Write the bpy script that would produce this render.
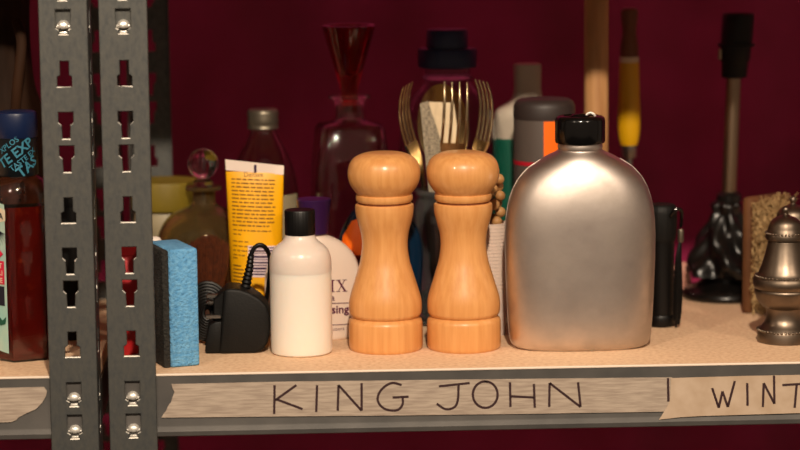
import bpy, bmesh, math, random
import numpy as np
from mathutils import Vector, Matrix
rnd = random.Random(7)
for o in list(bpy.data.objects): bpy.data.objects.remove(o)
scene = bpy.context.scene
COL = scene.collection

# ------------------------------------------------------------------ camera
F = 2500.0; DIST = 1.95; HC = 0.400
YAW = math.radians(2.6); PITCH = math.radians(8.25); ROLL = 0.010
fw = Vector((math.sin(YAW)*math.cos(PITCH), math.cos(YAW)*math.cos(PITCH), -math.sin(PITCH)))
r0 = Vector((math.cos(YAW), -math.sin(YAW), 0)); u0 = r0.cross(fw)
rt = r0*math.cos(ROLL) - u0*math.sin(ROLL); up = u0*math.cos(ROLL) + r0*math.sin(ROLL)
CAM = Vector((-DIST*math.tan(YAW), -DIST, HC))
cd = bpy.data.cameras.new('camera'); cam = bpy.data.objects.new('camera', cd); COL.objects.link(cam)
m3 = Matrix((rt, up, -fw)).transposed(); cam.matrix_world = Matrix.Translation(CAM) @ m3.to_4x4()
cd.sensor_width = 36; cd.lens = F/800*36; cd.clip_start = 0.05
cd.dof.use_dof = True; cd.dof.focus_distance = 2.03; cd.dof.aperture_fstop = 4.0
scene.camera = cam

# ------------------------------------------------------------------ world, lamps, exposure
w = bpy.data.worlds.new('world'); scene.world = w; w.use_nodes = True
w.node_tree.nodes['Background'].inputs[0].default_value = (1.0, 0.72, 0.52, 1)
w.node_tree.nodes['Background'].inputs[1].default_value = 0.135
def lamp(name, loc, target, power, col, radius, spot=60):
    l = bpy.data.lights.new(name, 'SPOT'); l.energy = power; l.color = col; l.shadow_soft_size = radius
    l.spot_size = math.radians(spot); l.spot_blend = 0.6
    o = bpy.data.objects.new(name, l); COL.objects.link(o); o.location = loc
    o.rotation_euler = (Vector(target) - Vector(loc)).to_track_quat('-Z', 'Y').to_euler()
    return o
lamp('work_lamp', (0.02, -1.90, 1.53), (0.03, 0.05, 0.05), 150, (1.0, 0.83, 0.64), 0.035, 50)
lamp('side_lamp', (1.20, -1.72, 1.43), (0.05, 0.05, 0.10), 32, (1.0, 0.81, 0.62), 0.06, 60)
lamp('side_lamp', (-1.15, -1.78, 1.47), (0.05, 0.05, 0.10), 37, (1.0, 0.81, 0.62), 0.06, 60)
vs = scene.view_settings
vs.view_transform = 'Standard'; vs.look = 'None'; vs.gamma = 1; vs.use_curve_mapping = False
vs.exposure = 0.62

# ------------------------------------------------------------------ pixel helpers (a pixel gives a direction only)
def ray(px, py): return fw + rt*((px-400)/F) + up*((225-py)/F)
def PY(px, py, Y):
    d = ray(px, py); return CAM + d*((Y-CAM.y)/d.y)
def GND(px, py, z=0.0):
    d = ray(px, py); return CAM + d*((z-CAM.z)/d.z)
def mpp(Y, px=400): return (PY(px, 250, Y)-CAM).dot(fw)/F
def stand(px, yfront, hw):
    """axis point on the shelf for a round thing whose front bottom edge shows at (px, yfront)"""
    g = GND(px, yfront); Y = g.y + hw*mpp(g.y, px)
    return Vector((PY(px, yfront, Y).x, Y, 0))
def axis(px, Y, py=330):
    return Vector((PY(px, py, Y).x, Y, 0))

# ------------------------------------------------------------------ materials
def lin(c):
    f = lambda v: (v/12.92 if v <= .04045 else ((v+.055)/1.055)**2.4)
    return tuple(f(x/255) for x in c) + (1,)
MATS = {}
def mat(name, col, rough=.5, metal=0, trans=0, ior=1.45, coat=0, col2=None, nscale=60, stretch=(1,1,1), bump=0, bscale=None, spec=.5, sss=0, lo=.35, hi=.65, detail=4, rough2=None, sheen=0):
    m = bpy.data.materials.new(name); m.use_nodes = True; nt = m.node_tree; b = nt.nodes['Principled BSDF']
    b.inputs['Base Color'].default_value = lin(col); b.inputs['Roughness'].default_value = rough
    b.inputs['Metallic'].default_value = metal; b.inputs['Transmission Weight'].default_value = trans
    b.inputs['IOR'].default_value = ior; b.inputs['Coat Weight'].default_value = coat
    b.inputs['Specular IOR Level'].default_value = spec; b.inputs['Sheen Weight'].default_value = sheen
    if sss:
        b.inputs['Subsurface Weight'].default_value = sss; b.inputs['Subsurface Radius'].default_value = (.012,.008,.006); b.inputs['Subsurface Scale'].default_value = 1.0
    if col2 or bump or rough2 is not None:
        tc = nt.nodes.new('ShaderNodeTexCoord'); mp = nt.nodes.new('ShaderNodeMapping'); mp.inputs['Scale'].default_value = stretch
        nt.links.new(tc.outputs['Object'], mp.inputs[0])
        n = nt.nodes.new('ShaderNodeTexNoise'); n.inputs['Scale'].default_value = nscale; n.inputs['Detail'].default_value = detail
        nt.links.new(mp.outputs[0], n.inputs['Vector'])
        if col2:
            cr = nt.nodes.new('ShaderNodeValToRGB'); cr.color_ramp.elements[0].position = lo; cr.color_ramp.elements[1].position = hi
            cr.color_ramp.elements[0].color = lin(col); cr.color_ramp.elements[1].color = lin(col2)
            nt.links.new(n.outputs['Fac'], cr.inputs[0]); nt.links.new(cr.outputs[0], b.inputs['Base Color'])
        if rough2 is not None:
            mr = nt.nodes.new('ShaderNodeMapRange'); mr.inputs['From Min'].default_value = lo; mr.inputs['From Max'].default_value = hi
            mr.inputs['To Min'].default_value = rough; mr.inputs['To Max'].default_value = rough2
            nt.links.new(n.outputs['Fac'], mr.inputs['Value']); nt.links.new(mr.outputs[0], b.inputs['Roughness'])
        if bump:
            n2 = n
            if bscale:
                n2 = nt.nodes.new('ShaderNodeTexNoise'); n2.inputs['Scale'].default_value = bscale; n2.inputs['Detail'].default_value = 3
                nt.links.new(mp.outputs[0], n2.inputs['Vector'])
            bp = nt.nodes.new('ShaderNodeBump'); bp.inputs['Strength'].default_value = bump; bp.inputs['Distance'].default_value = .002
            nt.links.new(n2.outputs['Fac'], bp.inputs['Height']); nt.links.new(bp.outputs[0], b.inputs['Normal'])
    MATS[name] = m; return m
M = MATS
mat('galvanised', (104,104,100), .45, .7, col2=(82,84,84), nscale=300, stretch=(1,1,.5), bump=.06, bscale=500, rough2=.6, lo=.3, hi=.7, detail=7)
mat('beam_grey', (98,95,92), .45, .35, col2=(86,84,82), nscale=30, bump=.03, bscale=400)
mat('lit_slot_edge', (226,220,210), .5, .2)
mat('bright_zinc', (232,228,220), .35, .6)
mat('lit_lip', (232,214,196), .5)
mat('chipboard', (230,196,162), .75, col2=(210,170,134), nscale=260, bump=.12, bscale=600, detail=8, lo=.4, hi=.7)
mat('masking_tape', (178,162,146), .8, col2=(154,138,124), nscale=520, stretch=(.11,1,1), bump=.2)
mat('tape_new', (192,170,148), .75, col2=(178,154,130), nscale=60, bump=.1)
mat('marker_ink', (52,28,30), .7)
mat('curtain', (156,30,82), .95, col2=(134,24,66), nscale=9, bump=.1, bscale=900, sheen=.2)
mat('floor_black', (38,34,32), .8, col2=(30,27,26), nscale=8)
mat('beech', (218,158,96), .36, col2=(207,144,83), nscale=240, stretch=(1,1,.06), coat=.25, bump=.02)
mat('groove_dark', (120,62,26), .6)
mat('canteen_alu', (222,210,202), .38, 1, col2=(188,177,168), nscale=26, bump=.06, bscale=70, rough2=.5)
mat('black_plastic', (9,8,8), .4, spec=.35)
mat('black_gloss', (10,9,9), .16)
mat('black_matt', (15,14,13), .55, bump=.1, nscale=500, spec=.3)
mat('milky', (236,226,214), .32, sss=.35)
mat('milky_empty', (236,220,208), .28, trans=.14, sss=.2)
mat('purple', (48,18,64), .35)
mat('cream_plastic', (236,216,200), .4)
mat('purple_ink', (92,28,62), .6)
mat('tube_yellow', (246,178,8), .38)
mat('tube_crimp', (240,222,208), .45)
mat('tube_ink', (118,78,14), .7)
mat('barcode_white', (226,206,210), .6)
mat('sponge_blue', (112,172,214), .9, col2=(84,148,198), nscale=260, bump=1, bscale=420)
mat('scourer', (52,50,46), .95, col2=(30,30,28), nscale=420, bump=1, bscale=500)
mat('amber_glass', (190,164,108), .04, trans=.93, ior=1.42)
mat('clear_glass', (236,236,228), .03, trans=1, ior=1.46)
mat('grey_glass', (196,204,204), .04, trans=.94, ior=1.46)
mat('red_glass', (206,40,60), .04, trans=1, ior=1.48)
mat('brown_glass', (32,18,9), .8, spec=.2, col2=(50,28,12), nscale=20, stretch=(1,1,.3))
mat('pet_plastic', (232,234,236), .08, trans=1, ior=1.2)
mat('amber_liquid', (92,62,20), .1, trans=.6, ior=1.33)
mat('pewter_cap', (120,112,98), .4, .8)
mat('sauce_cap', (16,32,68), .4)
mat('dark_blue', (14,28,66), .4)
mat('navy_teal', (8,40,66), .22)
mat('orange', (250,110,14), .45)
mat('dark_red', (110,20,14), .5)
mat('cutlery', (196,176,140), .22, 1)
mat('card', (222,202,168), .7, col2=(206,184,150), nscale=80)
mat('newsprint', (170,156,132), .8, col2=(96,88,76), nscale=420, stretch=(1,1,2.5))
mat('white_grey', (176,164,148), .5)
mat('green_label', (10,84,66), .5)
mat('taupe', (80,70,65), .45)
mat('taupe_dark', (46,37,35), .5)
mat('red_stripe', (170,20,40), .45)
mat('staff_wood', (186,140,92), .55, col2=(158,112,68), nscale=120, stretch=(1,1,.06))
mat('handle_brown', (112,62,30), .45, col2=(92,48,22), nscale=90, stretch=(1,1,.15))
mat('handle_white', (206,190,164), .5)
mat('handle_yellow', (208,158,10), .4)
mat('steel', (170,164,156), .3, 1)
mat('brass', (150,128,106), .34, 1)
mat('lamp_black', (14,12,11), .3)
mat('brush_wood', (104,66,38), .6, col2=(82,50,27), nscale=80, stretch=(1,1,.2))
mat('bristle_tan', (172,142,98), .8)
mat('bristle_brown', (108,52,22), .7, col2=(80,38,18), nscale=300)
mat('pewter', (134,120,106), .34, 1, col2=(100,88,76), nscale=40, rough2=.46, bump=.05)
mat('mustard', (112,94,12), .6)
mat('pale_jar', (150,138,110), .5)
mat('red_tin', (176,28,34), .4)
mat('sauce_red', (104,16,10), .12, coat=.6, col2=(150,52,16), nscale=80, lo=.62, hi=.78)
mat('sauce_film', (74,30,16), .15, coat=.5, col2=(50,22,14), nscale=50)
mat('sauce_label', (150,196,186), .55, col2=(196,206,186), nscale=30)
mat('sauce_cream', (222,206,180), .6)
mat('sauce_pink', (214,22,66), .5)
mat('sauce_navy', (16,22,40), .5)
mat('band_black', (14,18,22), .35)
mat('band_teal', (58,126,150), .5)
mat('paper_cup', (226,206,192), .7)
mat('bead_wood', (196,150,96), .5, col2=(170,122,72), nscale=60)
mat('shell_pink', (226,170,150), .4, col2=(150,90,80), nscale=90, stretch=(1,0,0))
mat('white_plastic', (240,228,218), .35)

# ------------------------------------------------------------------ builders
def link(o, parent=None):
    COL.objects.link(o)
    if parent: o.parent = parent
    return o
def mesh_obj(name, verts, faces, m, parent=None, loc=(0,0,0), smooth=40, recalc=True):
    me = bpy.data.meshes.new(name); me.from_pydata([tuple(v) for v in verts], [], faces)
    if recalc:
        bm = bmesh.new(); bm.from_mesh(me); bmesh.ops.recalc_face_normals(bm, faces=bm.faces); bm.to_mesh(me); bm.free()
    if smooth:
        me.polygons.foreach_set('use_smooth', [True]*len(me.polygons)); me.set_sharp_from_angle(angle=math.radians(smooth))
    me.materials.append(M[m]); o = bpy.data.objects.new(name, me); o.location = loc
    return link(o, parent)
def tag(o, label=None, cat=None, group=None, kind=None):
    for k, v in (('label', label), ('category', cat), ('group', group), ('kind', kind)):
        if v: o[k] = v
    return o
def thing(name, label, cat, loc, rz=0, group=None, rot=None):
    o = bpy.data.objects.new(name, None); o.empty_display_size = .02; link(o); o.location = loc
    o.rotation_euler = rot if rot else (0, 0, rz)
    return tag(o, label, cat, group)
def join(parts):
    V = []; Fc = []
    for v, f in parts:
        k = len(V); V += [tuple(a) for a in v]; Fc += [tuple(i+k for i in q) for q in f]
    return V, Fc
def g_lathe(prof, n=48, fn=None, closed=False):
    V = []; Fc = []
    for (r, z) in prof:
        for i in range(n):
            a = 2*math.pi*i/n; rr = max(r, 1e-5)*(fn(a, z) if fn else 1); V.append((rr*math.cos(a), rr*math.sin(a), z))
    k = len(prof)
    for j in range(k if closed else k-1):
        j2 = (j+1) % k
        for i in range(n): Fc.append((j*n+i, j*n+(i+1) % n, j2*n+(i+1) % n, j2*n+i))
    if not closed:
        Fc.append(tuple(range(n))[::-1]); Fc.append(tuple((k-1)*n+i for i in range(n)))
    return V, Fc
def smooth_prof(prof, sub=4):
    """Catmull-Rom through profile points"""
    out = []
    P = [prof[0]] + list(prof) + [prof[-1]]
    for i in range(1, len(P)-2):
        for s in range(sub):
            t = s/sub; a, b, c, d = (np.array(P[i+q]) for q in (-1, 0, 1, 2))
            out.append(tuple(.5*(2*b+(c-a)*t+(2*a-5*b+4*c-d)*t*t+(3*b-a-3*c+d)*t**3)))
    out.append(tuple(prof[-1]))
    lo = min(p[-1] for p in prof); hi = max(p[-1] for p in prof)      # never overshoot the ends
    return [tuple(q[:-1]) + (min(hi, max(lo, q[-1])),) for q in out]
def pxprof(base, px, pts):
    """(half-width px, y px) pairs -> (r, z) for a thing standing at base"""
    k = mpp(base.y, px); return [(max(h*k, 1e-5), PY(px, y, base.y).z) for h, y in pts]
def g_ring(a, b, z, n=40, e=2.0, cx=0, cy=0, tw=0):
    R = []
    for i in range(n):
        t = 2*math.pi*i/n; c, s = math.cos(t), math.sin(t)
        x = a*math.copysign(abs(c)**(2/e), c); y = b*math.copysign(abs(s)**(2/e), s)
        R.append((cx + x*math.cos(tw) - y*math.sin(tw), cy + x*math.sin(tw) + y*math.cos(tw), z))
    return R
def g_loft(rings, closed=False):
    n = len(rings[0]); V = [p for R in rings for p in R]; Fc = []; k = len(rings)
    for j in range(k if closed else k-1):
        j2 = (j+1) % k
        for i in range(n): Fc.append((j*n+i, j*n+(i+1) % n, j2*n+(i+1) % n, j2*n+i))
    if not closed:
        Fc.append(tuple(range(n))[::-1]); Fc.append(tuple((k-1)*n+i for i in range(n)))
    return V, Fc
def g_tube(pts, rad, n=8):
    pts = [Vector(p) for p in pts]; k = len(pts)
    R = rad if isinstance(rad, (list, tuple)) else [rad]*k
    rings = []; prev = None
    for i, p in enumerate(pts):
        t = (pts[min(i+1, k-1)] - pts[max(i-1, 0)]).normalized()
        if prev is None: s = t.orthogonal().normalized()
        else: s = (prev - t*prev.dot(t)).normalized()
        prev = s; q = t.cross(s)
        rings.append([tuple(p + (s*math.cos(2*math.pi*j/n) + q*math.sin(2*math.pi*j/n))*R[i]) for j in range(n)])
    return g_loft(rings)
def curve_pts(pts, sub=6):
    return [Vector(p) for p in smooth_prof([tuple(p) for p in pts], sub)]
def g_box(sx, sy, sz, c=(0,0,0), bevel=0, seg=2):
    bm = bmesh.new(); bmesh.ops.create_cube(bm, size=1)
    for v in bm.verts: v.co = Vector((v.co.x*sx + c[0], v.co.y*sy + c[1], v.co.z*sz + c[2]))
    if bevel: bmesh.ops.bevel(bm, geom=list(bm.edges), offset=bevel, segments=seg, profile=.5, affect='EDGES')
    bm.verts.index_update(); V = [tuple(v.co) for v in bm.verts]; Fc = [tuple(v.index for v in f.verts) for f in bm.faces]; bm.free()
    return V, Fc
def g_prism(poly, y0, y1, bevel=0, seg=2):
    """polygon in (x, z) extruded along y"""
    bm = bmesh.new(); a = [bm.verts.new((x, y0, z)) for x, z in poly]; b = [bm.verts.new((x, y1, z)) for x, z in poly]
    n = len(poly); bm.faces.new(a); bm.faces.new(b[::-1])
    for i in range(n): bm.faces.new((a[i], b[i], b[(i+1) % n], a[(i+1) % n]))
    bmesh.ops.recalc_face_normals(bm, faces=bm.faces)
    if bevel: bmesh.ops.bevel(bm, geom=[e for e in bm.edges], offset=bevel, segments=seg, profile=.5, affect='EDGES', clamp_overlap=True)
    bm.verts.index_update(); V = [tuple(v.co) for v in bm.verts]; Fc = [tuple(v.index for v in f.verts) for f in bm.faces]; bm.free()
    return V, Fc
def put(name, g, m, parent=None, loc=(0,0,0), smooth=40, **k): return mesh_obj(name, g[0], g[1], m, parent, loc, smooth, **k)
def lathe_px(name, px, base, pts, m, parent, n=48, sub=0, fn=None, glass=0):
    pr = pxprof(base, px, pts)
    if pr[-1][1] < .002 or abs(pr[-1][1]) < .004: pr[-1] = (pr[-1][0], 0.0)
    if sub: pr = smooth_prof(pr, sub)
    if glass:
        t = glass; inner = [(max(r-t, 1e-5), z) for r, z in pr]
        inner = [p for p in inner if p[1] > pr[-1][1]+t*1.6] + [(max(pr[-1][0]-t*1.5, 1e-5), pr[-1][1]+t*1.5), (1e-5, pr[-1][1]+t*1.5)]
        prof = pr + [(1e-5, pr[-1][1])]
        return put(name, g_lathe([(1e-5, pr[-1][1])] + pr[::-1] + inner, n, fn), m, parent)
    return put(name, g_lathe(pr, n, fn), m, parent)
def flat_text(s, size, bold=0):
    cu = bpy.data.curves.new('t', 'FONT'); cu.body = s; cu.size = size; cu.offset = bold; cu.resolution_u = 2; cu.fill_mode = 'FRONT'
    o = bpy.data.objects.new('t', cu); COL.objects.link(o); dg = bpy.context.evaluated_depsgraph_get()
    me = bpy.data.meshes.new_from_object(o.evaluated_get(dg)); bpy.data.objects.remove(o); bpy.data.curves.remove(cu)
    V = [(v.co.x, v.co.y) for v in me.vertices]; Fc = [tuple(p.vertices) for p in me.polygons]; bpy.data.meshes.remove(me)
    return V, Fc
def stroke(pts, wd):
    """flat ribbon polygon strip along 2-D points"""
    pts = [Vector(p) for p in pts]; L = []; R = []
    for i, p in enumerate(pts):
        t = (pts[min(i+1, len(pts)-1)] - pts[max(i-1, 0)]).normalized(); nrm = Vector((-t.y, t.x))
        L.append(p + nrm*wd/2); R.append(p - nrm*wd/2)
    n = len(pts); V = [tuple(p) for p in L+R]; Fc = [(i, i+1, n+i+1, n+i) for i in range(n-1)]
    return V, Fc

# ------------------------------------------------------------------ setting: floor and curtain
FLOOR = -0.95
fl = put('floor', g_box(6, 4.4, .05, (0, -1.2, FLOOR-.025)), 'floor_black', smooth=0); tag(fl, kind='structure')
wb = put('wall_back', g_box(6, .1, 3.2, (0, 1.05, FLOOR+1.6)), 'floor_black', smooth=0); tag(wb, kind='structure')
V = []; Fc = []; NX = 260; X0, X1 = -1.5, 1.5; CZ = [FLOOR+.01, -.6, -.3, 0, .3, .6, .9, 1.25]
def fold(x, z):
    return .016*math.sin(x*17+.6*math.sin(x*5)+.15*z) + .009*math.sin(x*41+1.3+.5*z) + .008*math.sin(x*9+2)
for th in (0, .002):
    for z in CZ:
        for i in range(NX+1):
            x = X0+(X1-X0)*i/NX; V.append((x, .60+fold(x, z)*1.1+th, z))
row = NX+1; lay = row*len(CZ)
for th in (0, 1):
    for j in range(len(CZ)-1):
        for i in range(NX):
            q = (th*lay+j*row+i, th*lay+j*row+i+1, th*lay+(j+1)*row+i+1, th*lay+(j+1)*row+i); Fc.append(q if th == 0 else q[::-1])
for j in (0, len(CZ)-1):
    for i in range(NX): Fc.append((j*row+i, j*row+i+1, lay+j*row+i+1, lay+j*row+i))
for i in (0, NX):
    for j in range(len(CZ)-1): Fc.append((j*row+i, (j+1)*row+i, lay+(j+1)*row+i, lay+j*row+i))
tag(mesh_obj('curtain', V, Fc, 'curtain', smooth=80), 'dark maroon cloth curtain hanging behind the shelves', 'curtain')

# ------------------------------------------------------------------ shelving units
UW = .0376; UT = .0022; ZTOP = .78
zA = PY(130, 343, 0).z; PER = (PY(130, 73, 0).z - zA)/2; PX = .000795
def slot_kinds():
    """list of (kind, z-centre): 'n' narrow on top, 'w' wide on top, 'h' hook slot"""
    L = []
    hooks = set()
    for k in range(-10, 9):
        z = zA + k*PER
        if FLOOR+.03 < z < ZTOP-.03: L.append(('n', z))
        for dz, j in ((-50.5, 0), (-83.5, 1)):
            zz = z + dz*PX
            if FLOOR+.03 < zz < ZTOP-.03: L.append(('h' if k in (0, 3, -7, 6) else 'w', zz))
    return L
SLOTS = slot_kinds()
def slot_poly(kind, z):
    k = PX; W = 7.3*k; N = 4.3*k
    if kind == 'n': p = [(-N, 12.5), (N, 12.5), (N, -1), (W, -3), (W, -12.5), (-W, -12.5), (-W, -3), (-N, -1)]
    elif kind == 'w': p = [(-W, 13), (W, 13), (W, 3), (N, 0), (N*.85, -13), (-N*.85, -13), (-N, 0), (-W, 3)]
    else: p = [(-W, 12), (W, 12), (W, -6), (N, -8), (N, -12), (-N, -12), (-N, -8), (-W, -6)]
    return [(x, z + y*k) for x, y in p]
def slotted_plate():
    cu = bpy.data.curves.new('p', 'CURVE'); cu.dimensions = '2D'; cu.fill_mode = 'BOTH'; cu.extrude = UT/2
    def sp(poly):
        s = cu.splines.new('POLY'); s.points.add(len(poly)-1); s.use_cyclic_u = True
        for q, (x, z) in zip(s.points, poly): q.co = (x, z, 0, 1)
    sp([(0, FLOOR), (UW, FLOOR), (UW, ZTOP), (0, ZTOP)])
    for kd, z in SLOTS: sp([(x+UW/2, zz) for x, zz in slot_poly(kd, z)])
    o = bpy.data.objects.new('p', cu); COL.objects.link(o); dg = bpy.context.evaluated_depsgraph_get()
    me = bpy.data.meshes.new_from_object(o.evaluated_get(dg)); bpy.data.objects.remove(o); bpy.data.curves.remove(cu)
    bm = bmesh.new(); bm.from_mesh(me); bpy.data.meshes.remove(me)
    bmesh.ops.remove_doubles(bm, verts=bm.verts, dist=1e-6); bmesh.ops.recalc_face_normals(bm, faces=bm.faces)
    bmesh.ops.dissolve_limit(bm, angle_limit=.01, verts=bm.verts, edges=bm.edges)
    ed = [e for e in bm.edges if len(e.link_faces) == 2 and e.calc_face_angle() > 1.0 and all(v.co.z > 0 for v in e.verts)]
    bmesh.ops.bevel(bm, geom=ed, offset=.0007, segments=2, profile=.5, affect='EDGES')
    bmesh.ops.triangulate(bm, faces=[f for f in bm.faces if len(f.verts) > 4])
    bm.verts.index_update(); V = [tuple(v.co) for v in bm.verts]; Fc = [tuple(v.index for v in f.verts) for f in bm.faces]; bm.free()
    return V, Fc
pv, pf = slotted_plate()
face = ([(x, -z - UT/2, y) for x, y, z in pv], pf)              # faces the camera side, occupies y -UT..0
flange = ([(z + UT/2, x, y) for x, y, z in pv], pf)
lip = g_box(.0012, .003, ZTOP-FLOOR, (UW-.0006, .0012, (ZTOP+FLOOR)/2))
UP_MESH = None
# hook: pressed tongue with a rounded shiny head in the slot
def hook_geo():
    k = PX
    back = g_box(17*k, .0008, 25*k, (0, .0022, 0))
    prof = [(1e-5, -.0030), (.0028, -.0027), (.0042, -.0016), (.0050, .0004), (.0050, .0022)]
    dv, df = g_lathe(prof, 20); dv = [(x, z, (y*.95 if y > 0 else y*.45) - 4.5*k) for x, y, z in dv]
    wing = g_box(13.5*k, .002, 2.2*k, (0, -.0008, -4.5*k), .0005)
    lug = g_box(7*k, .0022, 3*k, (0, -.0005, -11*k), .0006)
    return join([back]), join([(dv, df), wing, lug])
HB, HH = hook_geo(); HOOK_ME = None; BACK_ME = None
def upright(unit, loc, sx, sy, front):
    global UP_MESH, HOOK_ME, BACK_ME
    if UP_MESH is None:
        o = put('upright', join([face, flange, lip]), 'galvanised', unit, smooth=0); UP_MESH = o.data
        UP_MESH.materials.append(M['lit_slot_edge'])
        for p in UP_MESH.polygons:      # upward-facing edges coloured brighter, painting in light from above
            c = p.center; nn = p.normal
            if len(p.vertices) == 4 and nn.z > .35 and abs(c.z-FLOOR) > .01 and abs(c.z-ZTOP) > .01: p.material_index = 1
    else: o = link(bpy.data.objects.new('upright', UP_MESH), unit)
    o.location = loc; o.scale = (sx, sy, 1)
    if front:
        for kd, z in SLOTS:
            if kd != 'h' or not -.1 < z < .32: continue
            if HOOK_ME is None:
                h = put('hook', HH, 'bright_zinc', o); HOOK_ME = h.data; b = put('hook_plate', HB, 'galvanised', o); BACK_ME = b.data
            else: h = link(bpy.data.objects.new('hook', HOOK_ME), o); b = link(bpy.data.objects.new('hook_plate', BACK_ME), o)
            h.location = (UW/2, 0, z); b.location = (UW/2, 0, z)
    return o
XR = PY(104.3, 225, 0).x; XL = PY(93.2, 225, 0).x; SD = .36; BH = .0508
def beam_geo(x0, x1):
    # cross-section in (y, z): folded steel with a rolled lower edge
    P = [(0, 0), (.0, -.010), (.0, -.0412), (-.0003, -.0425), (-.0012, -.046), (-.0006, -.0495), (.003, -BH), (.014, -BH), (.014, -.049), (.004, -.049), (.003, -.0015), (.0025, 0)]
    n = len(P); V = [(x, y, z) for x in (x0, x1) for y, z in P]
    Fc = [(i, (i+1) % n, n+(i+1) % n, n+i) for i in range(n)] + [tuple(range(n))[::-1], tuple(range(n, 2*n))]
    return V, Fc
def shelf_level(unit, z, x0, x1):
    # x0..x1 is the inner span between the uprights' outer corners
    b = put('beam', beam_geo(x0+.002, x1-.002), 'beam_grey', unit, (0, .0006, z), smooth=20)
    g = beam_geo(x0+.002, x1-.002); r = put('beam', ([(x, -y, zz) for x, y, zz in g[0]], g[1]), 'beam_grey', unit, (0, SD-.0006, z), smooth=20)
    put('lip_highlight', g_box(x1-x0-.004, .0032, .0018, ((x0+x1)/2, .0014, z-.0002), .0005, 1), 'lit_lip', unit, smooth=0)  # added pale strip, paints the light caught along the shelf's front edge
    put('shelf_board', g_box(x1-x0-.006, SD-.009, .014, ((x0+x1)/2, SD/2, z-.0071), .0005, 1), 'chipboard', unit, smooth=0)
    for x in (x0+.004, x1-.004): put('side_beam', g_box(.003, SD-.085, .034, (x, SD/2, z-.034)), 'beam_grey', unit, smooth=0)
UWID = .90
unitR = thing('shelving_unit', 'grey slotted metal shelving unit carrying the wooden mills and canteen', 'shelf', (0, 0, 0))
unitL = thing('shelving_unit', 'grey slotted metal shelving unit at left edge carrying the red sauce bottle', 'shelf', (0, 0, 0))
for un, xa, xb in ((unitR, XR, XR+UWID), (unitL, XL-UWID, XL)):
    upright(un, (xa, -.0002, 0), 1, 1, True); upright(un, (xb, -.0002, 0), -1, 1, True)
    upright(un, (xa, SD+.0002, 0), 1, -1, False); upright(un, (xb, SD+.0002, 0), -1, -1, False)
    for z in (0, .4135, -.60): shelf_level(un, z, xa, xb)
# tape strips with handwriting
def tape(unit, poly, m, y, name='tape_label'):
    P = [PY(a, b, y) for a, b in poly]
    return put(name, g_prism([(p.x, p.z) for p in P], y, y-.0003), m, unit, smooth=0)
def jag(a, b, n, amp):
    out = []
    for i in range(1, n): t = i/n; out.append((a[0]+(b[0]-a[0])*t+rnd.uniform(-amp, amp), a[1]+(b[1]-a[1])*t+rnd.uniform(-amp, amp)*.4))
    return out
t1 = tape(unitR, [(171.5,384)] + [(280,381.6),(400,380.2),(540,378.6),(672,377.2),(669,411.5),(540,413.6),(400,415.4),(280,416.4),(161.5,417.6),(164,413),(166,411),(168,406),(171,402),(172.5,397),(174.5,392),(172.5,388)], 'masking_tape', -.0002)
t2 = tape(unitR, [(671,378),(740,376),(800,374.8),(870,373.5),(870,411),(800,413),(700,416),(680,417.2),(659,419.6),(662,415),(665,410),(668,405),(670,400)], 'tape_new', -.0008)
t3 = tape(unitL, [(-70,389),(0,387.9),(44,386.8),(47,391),(46,396),(42,403),(36,409),(27,413),(19,417),(16,420),(11,422),(0,422.4),(-70,424)], 'masking_tape', -.0002)
def letter(strokes, parent, y, wd=2.4):
    parts = []
    for s in strokes:
        if len(s) > 3: s = [tuple(p) for p in curve_pts([(a, b, 0) for a, b in s], 5)]; s = [(p[0], p[1]) for p in s]
        else:
            q = []
            for i in range(len(s)-1):
                for k in range(6):
                    t = k/6; q.append((s[i][0]+(s[i+1][0]-s[i][0])*t, s[i][1]+(s[i+1][1]-s[i][1])*t))
            q.append(s[-1]); s = q
        v, f = stroke(s, wd); P = [PY(a, b, y) for a, b in v]
        n = len(P); parts.append(([tuple(p) for p in P], f))
    return put('letter', join(parts), 'marker_ink', parent, smooth=0)
c3 = lambda L: [(150+a/2.424, 350+b*.4132) for a, b in L]
c4 = lambda L: [(470+a*.4125, 350+b*.4132) for a, b in L]
yt = -.0006
for st in ([c3([(302,85),(301,155)]), c3([(355,85),(303,122)]), c3([(308,120),(370,143)])],
           [c3([(405,85),(403,150)])],
           [c3([(455,147),(457,85)]), c3([(457,85),(513,147)]), c3([(513,147),(513,80)])],
           [c3([(610,85),(585,80),(560,97),(552,122),(568,142),(598,146),(612,132),(612,113)]), c3([(588,115),(627,113)])],
           [c3([(700,88),(775,80)]), c3([(748,84),(746,122),(737,139),(716,143),(695,130)])],
           [c4([(37+30*math.cos(t), 108-32*math.sin(t)) for t in [1.3+i*6.6/14 for i in range(15)]])],
           [c4([(97,78),(98,138)]), c4([(155,82),(157,140)]), c4([(97,112),(155,115)])],
           [c4([(192,138),(193,80)]), c4([(193,80),(268,138)]), c4([(268,138),(262,78)])],
           [c4([(480,68),(481,125)])]):
    letter(st, t1, yt)
for st in ([c4([(587,92),(603,140)]), c4([(603,140),(612,100)]), c4([(612,100),(625,138)]), c4([(625,138),(642,75)])],
           [c4([(672,80),(673,135)])],
           [c4([(710,138),(712,80)]), c4([(712,80),(738,130)]), c4([(738,130),(737,62)])],
           [c4([(757,85),(838,80)]), c4([(792,84),(787,140)])]):
    letter(st, t2, -.0012)

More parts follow.
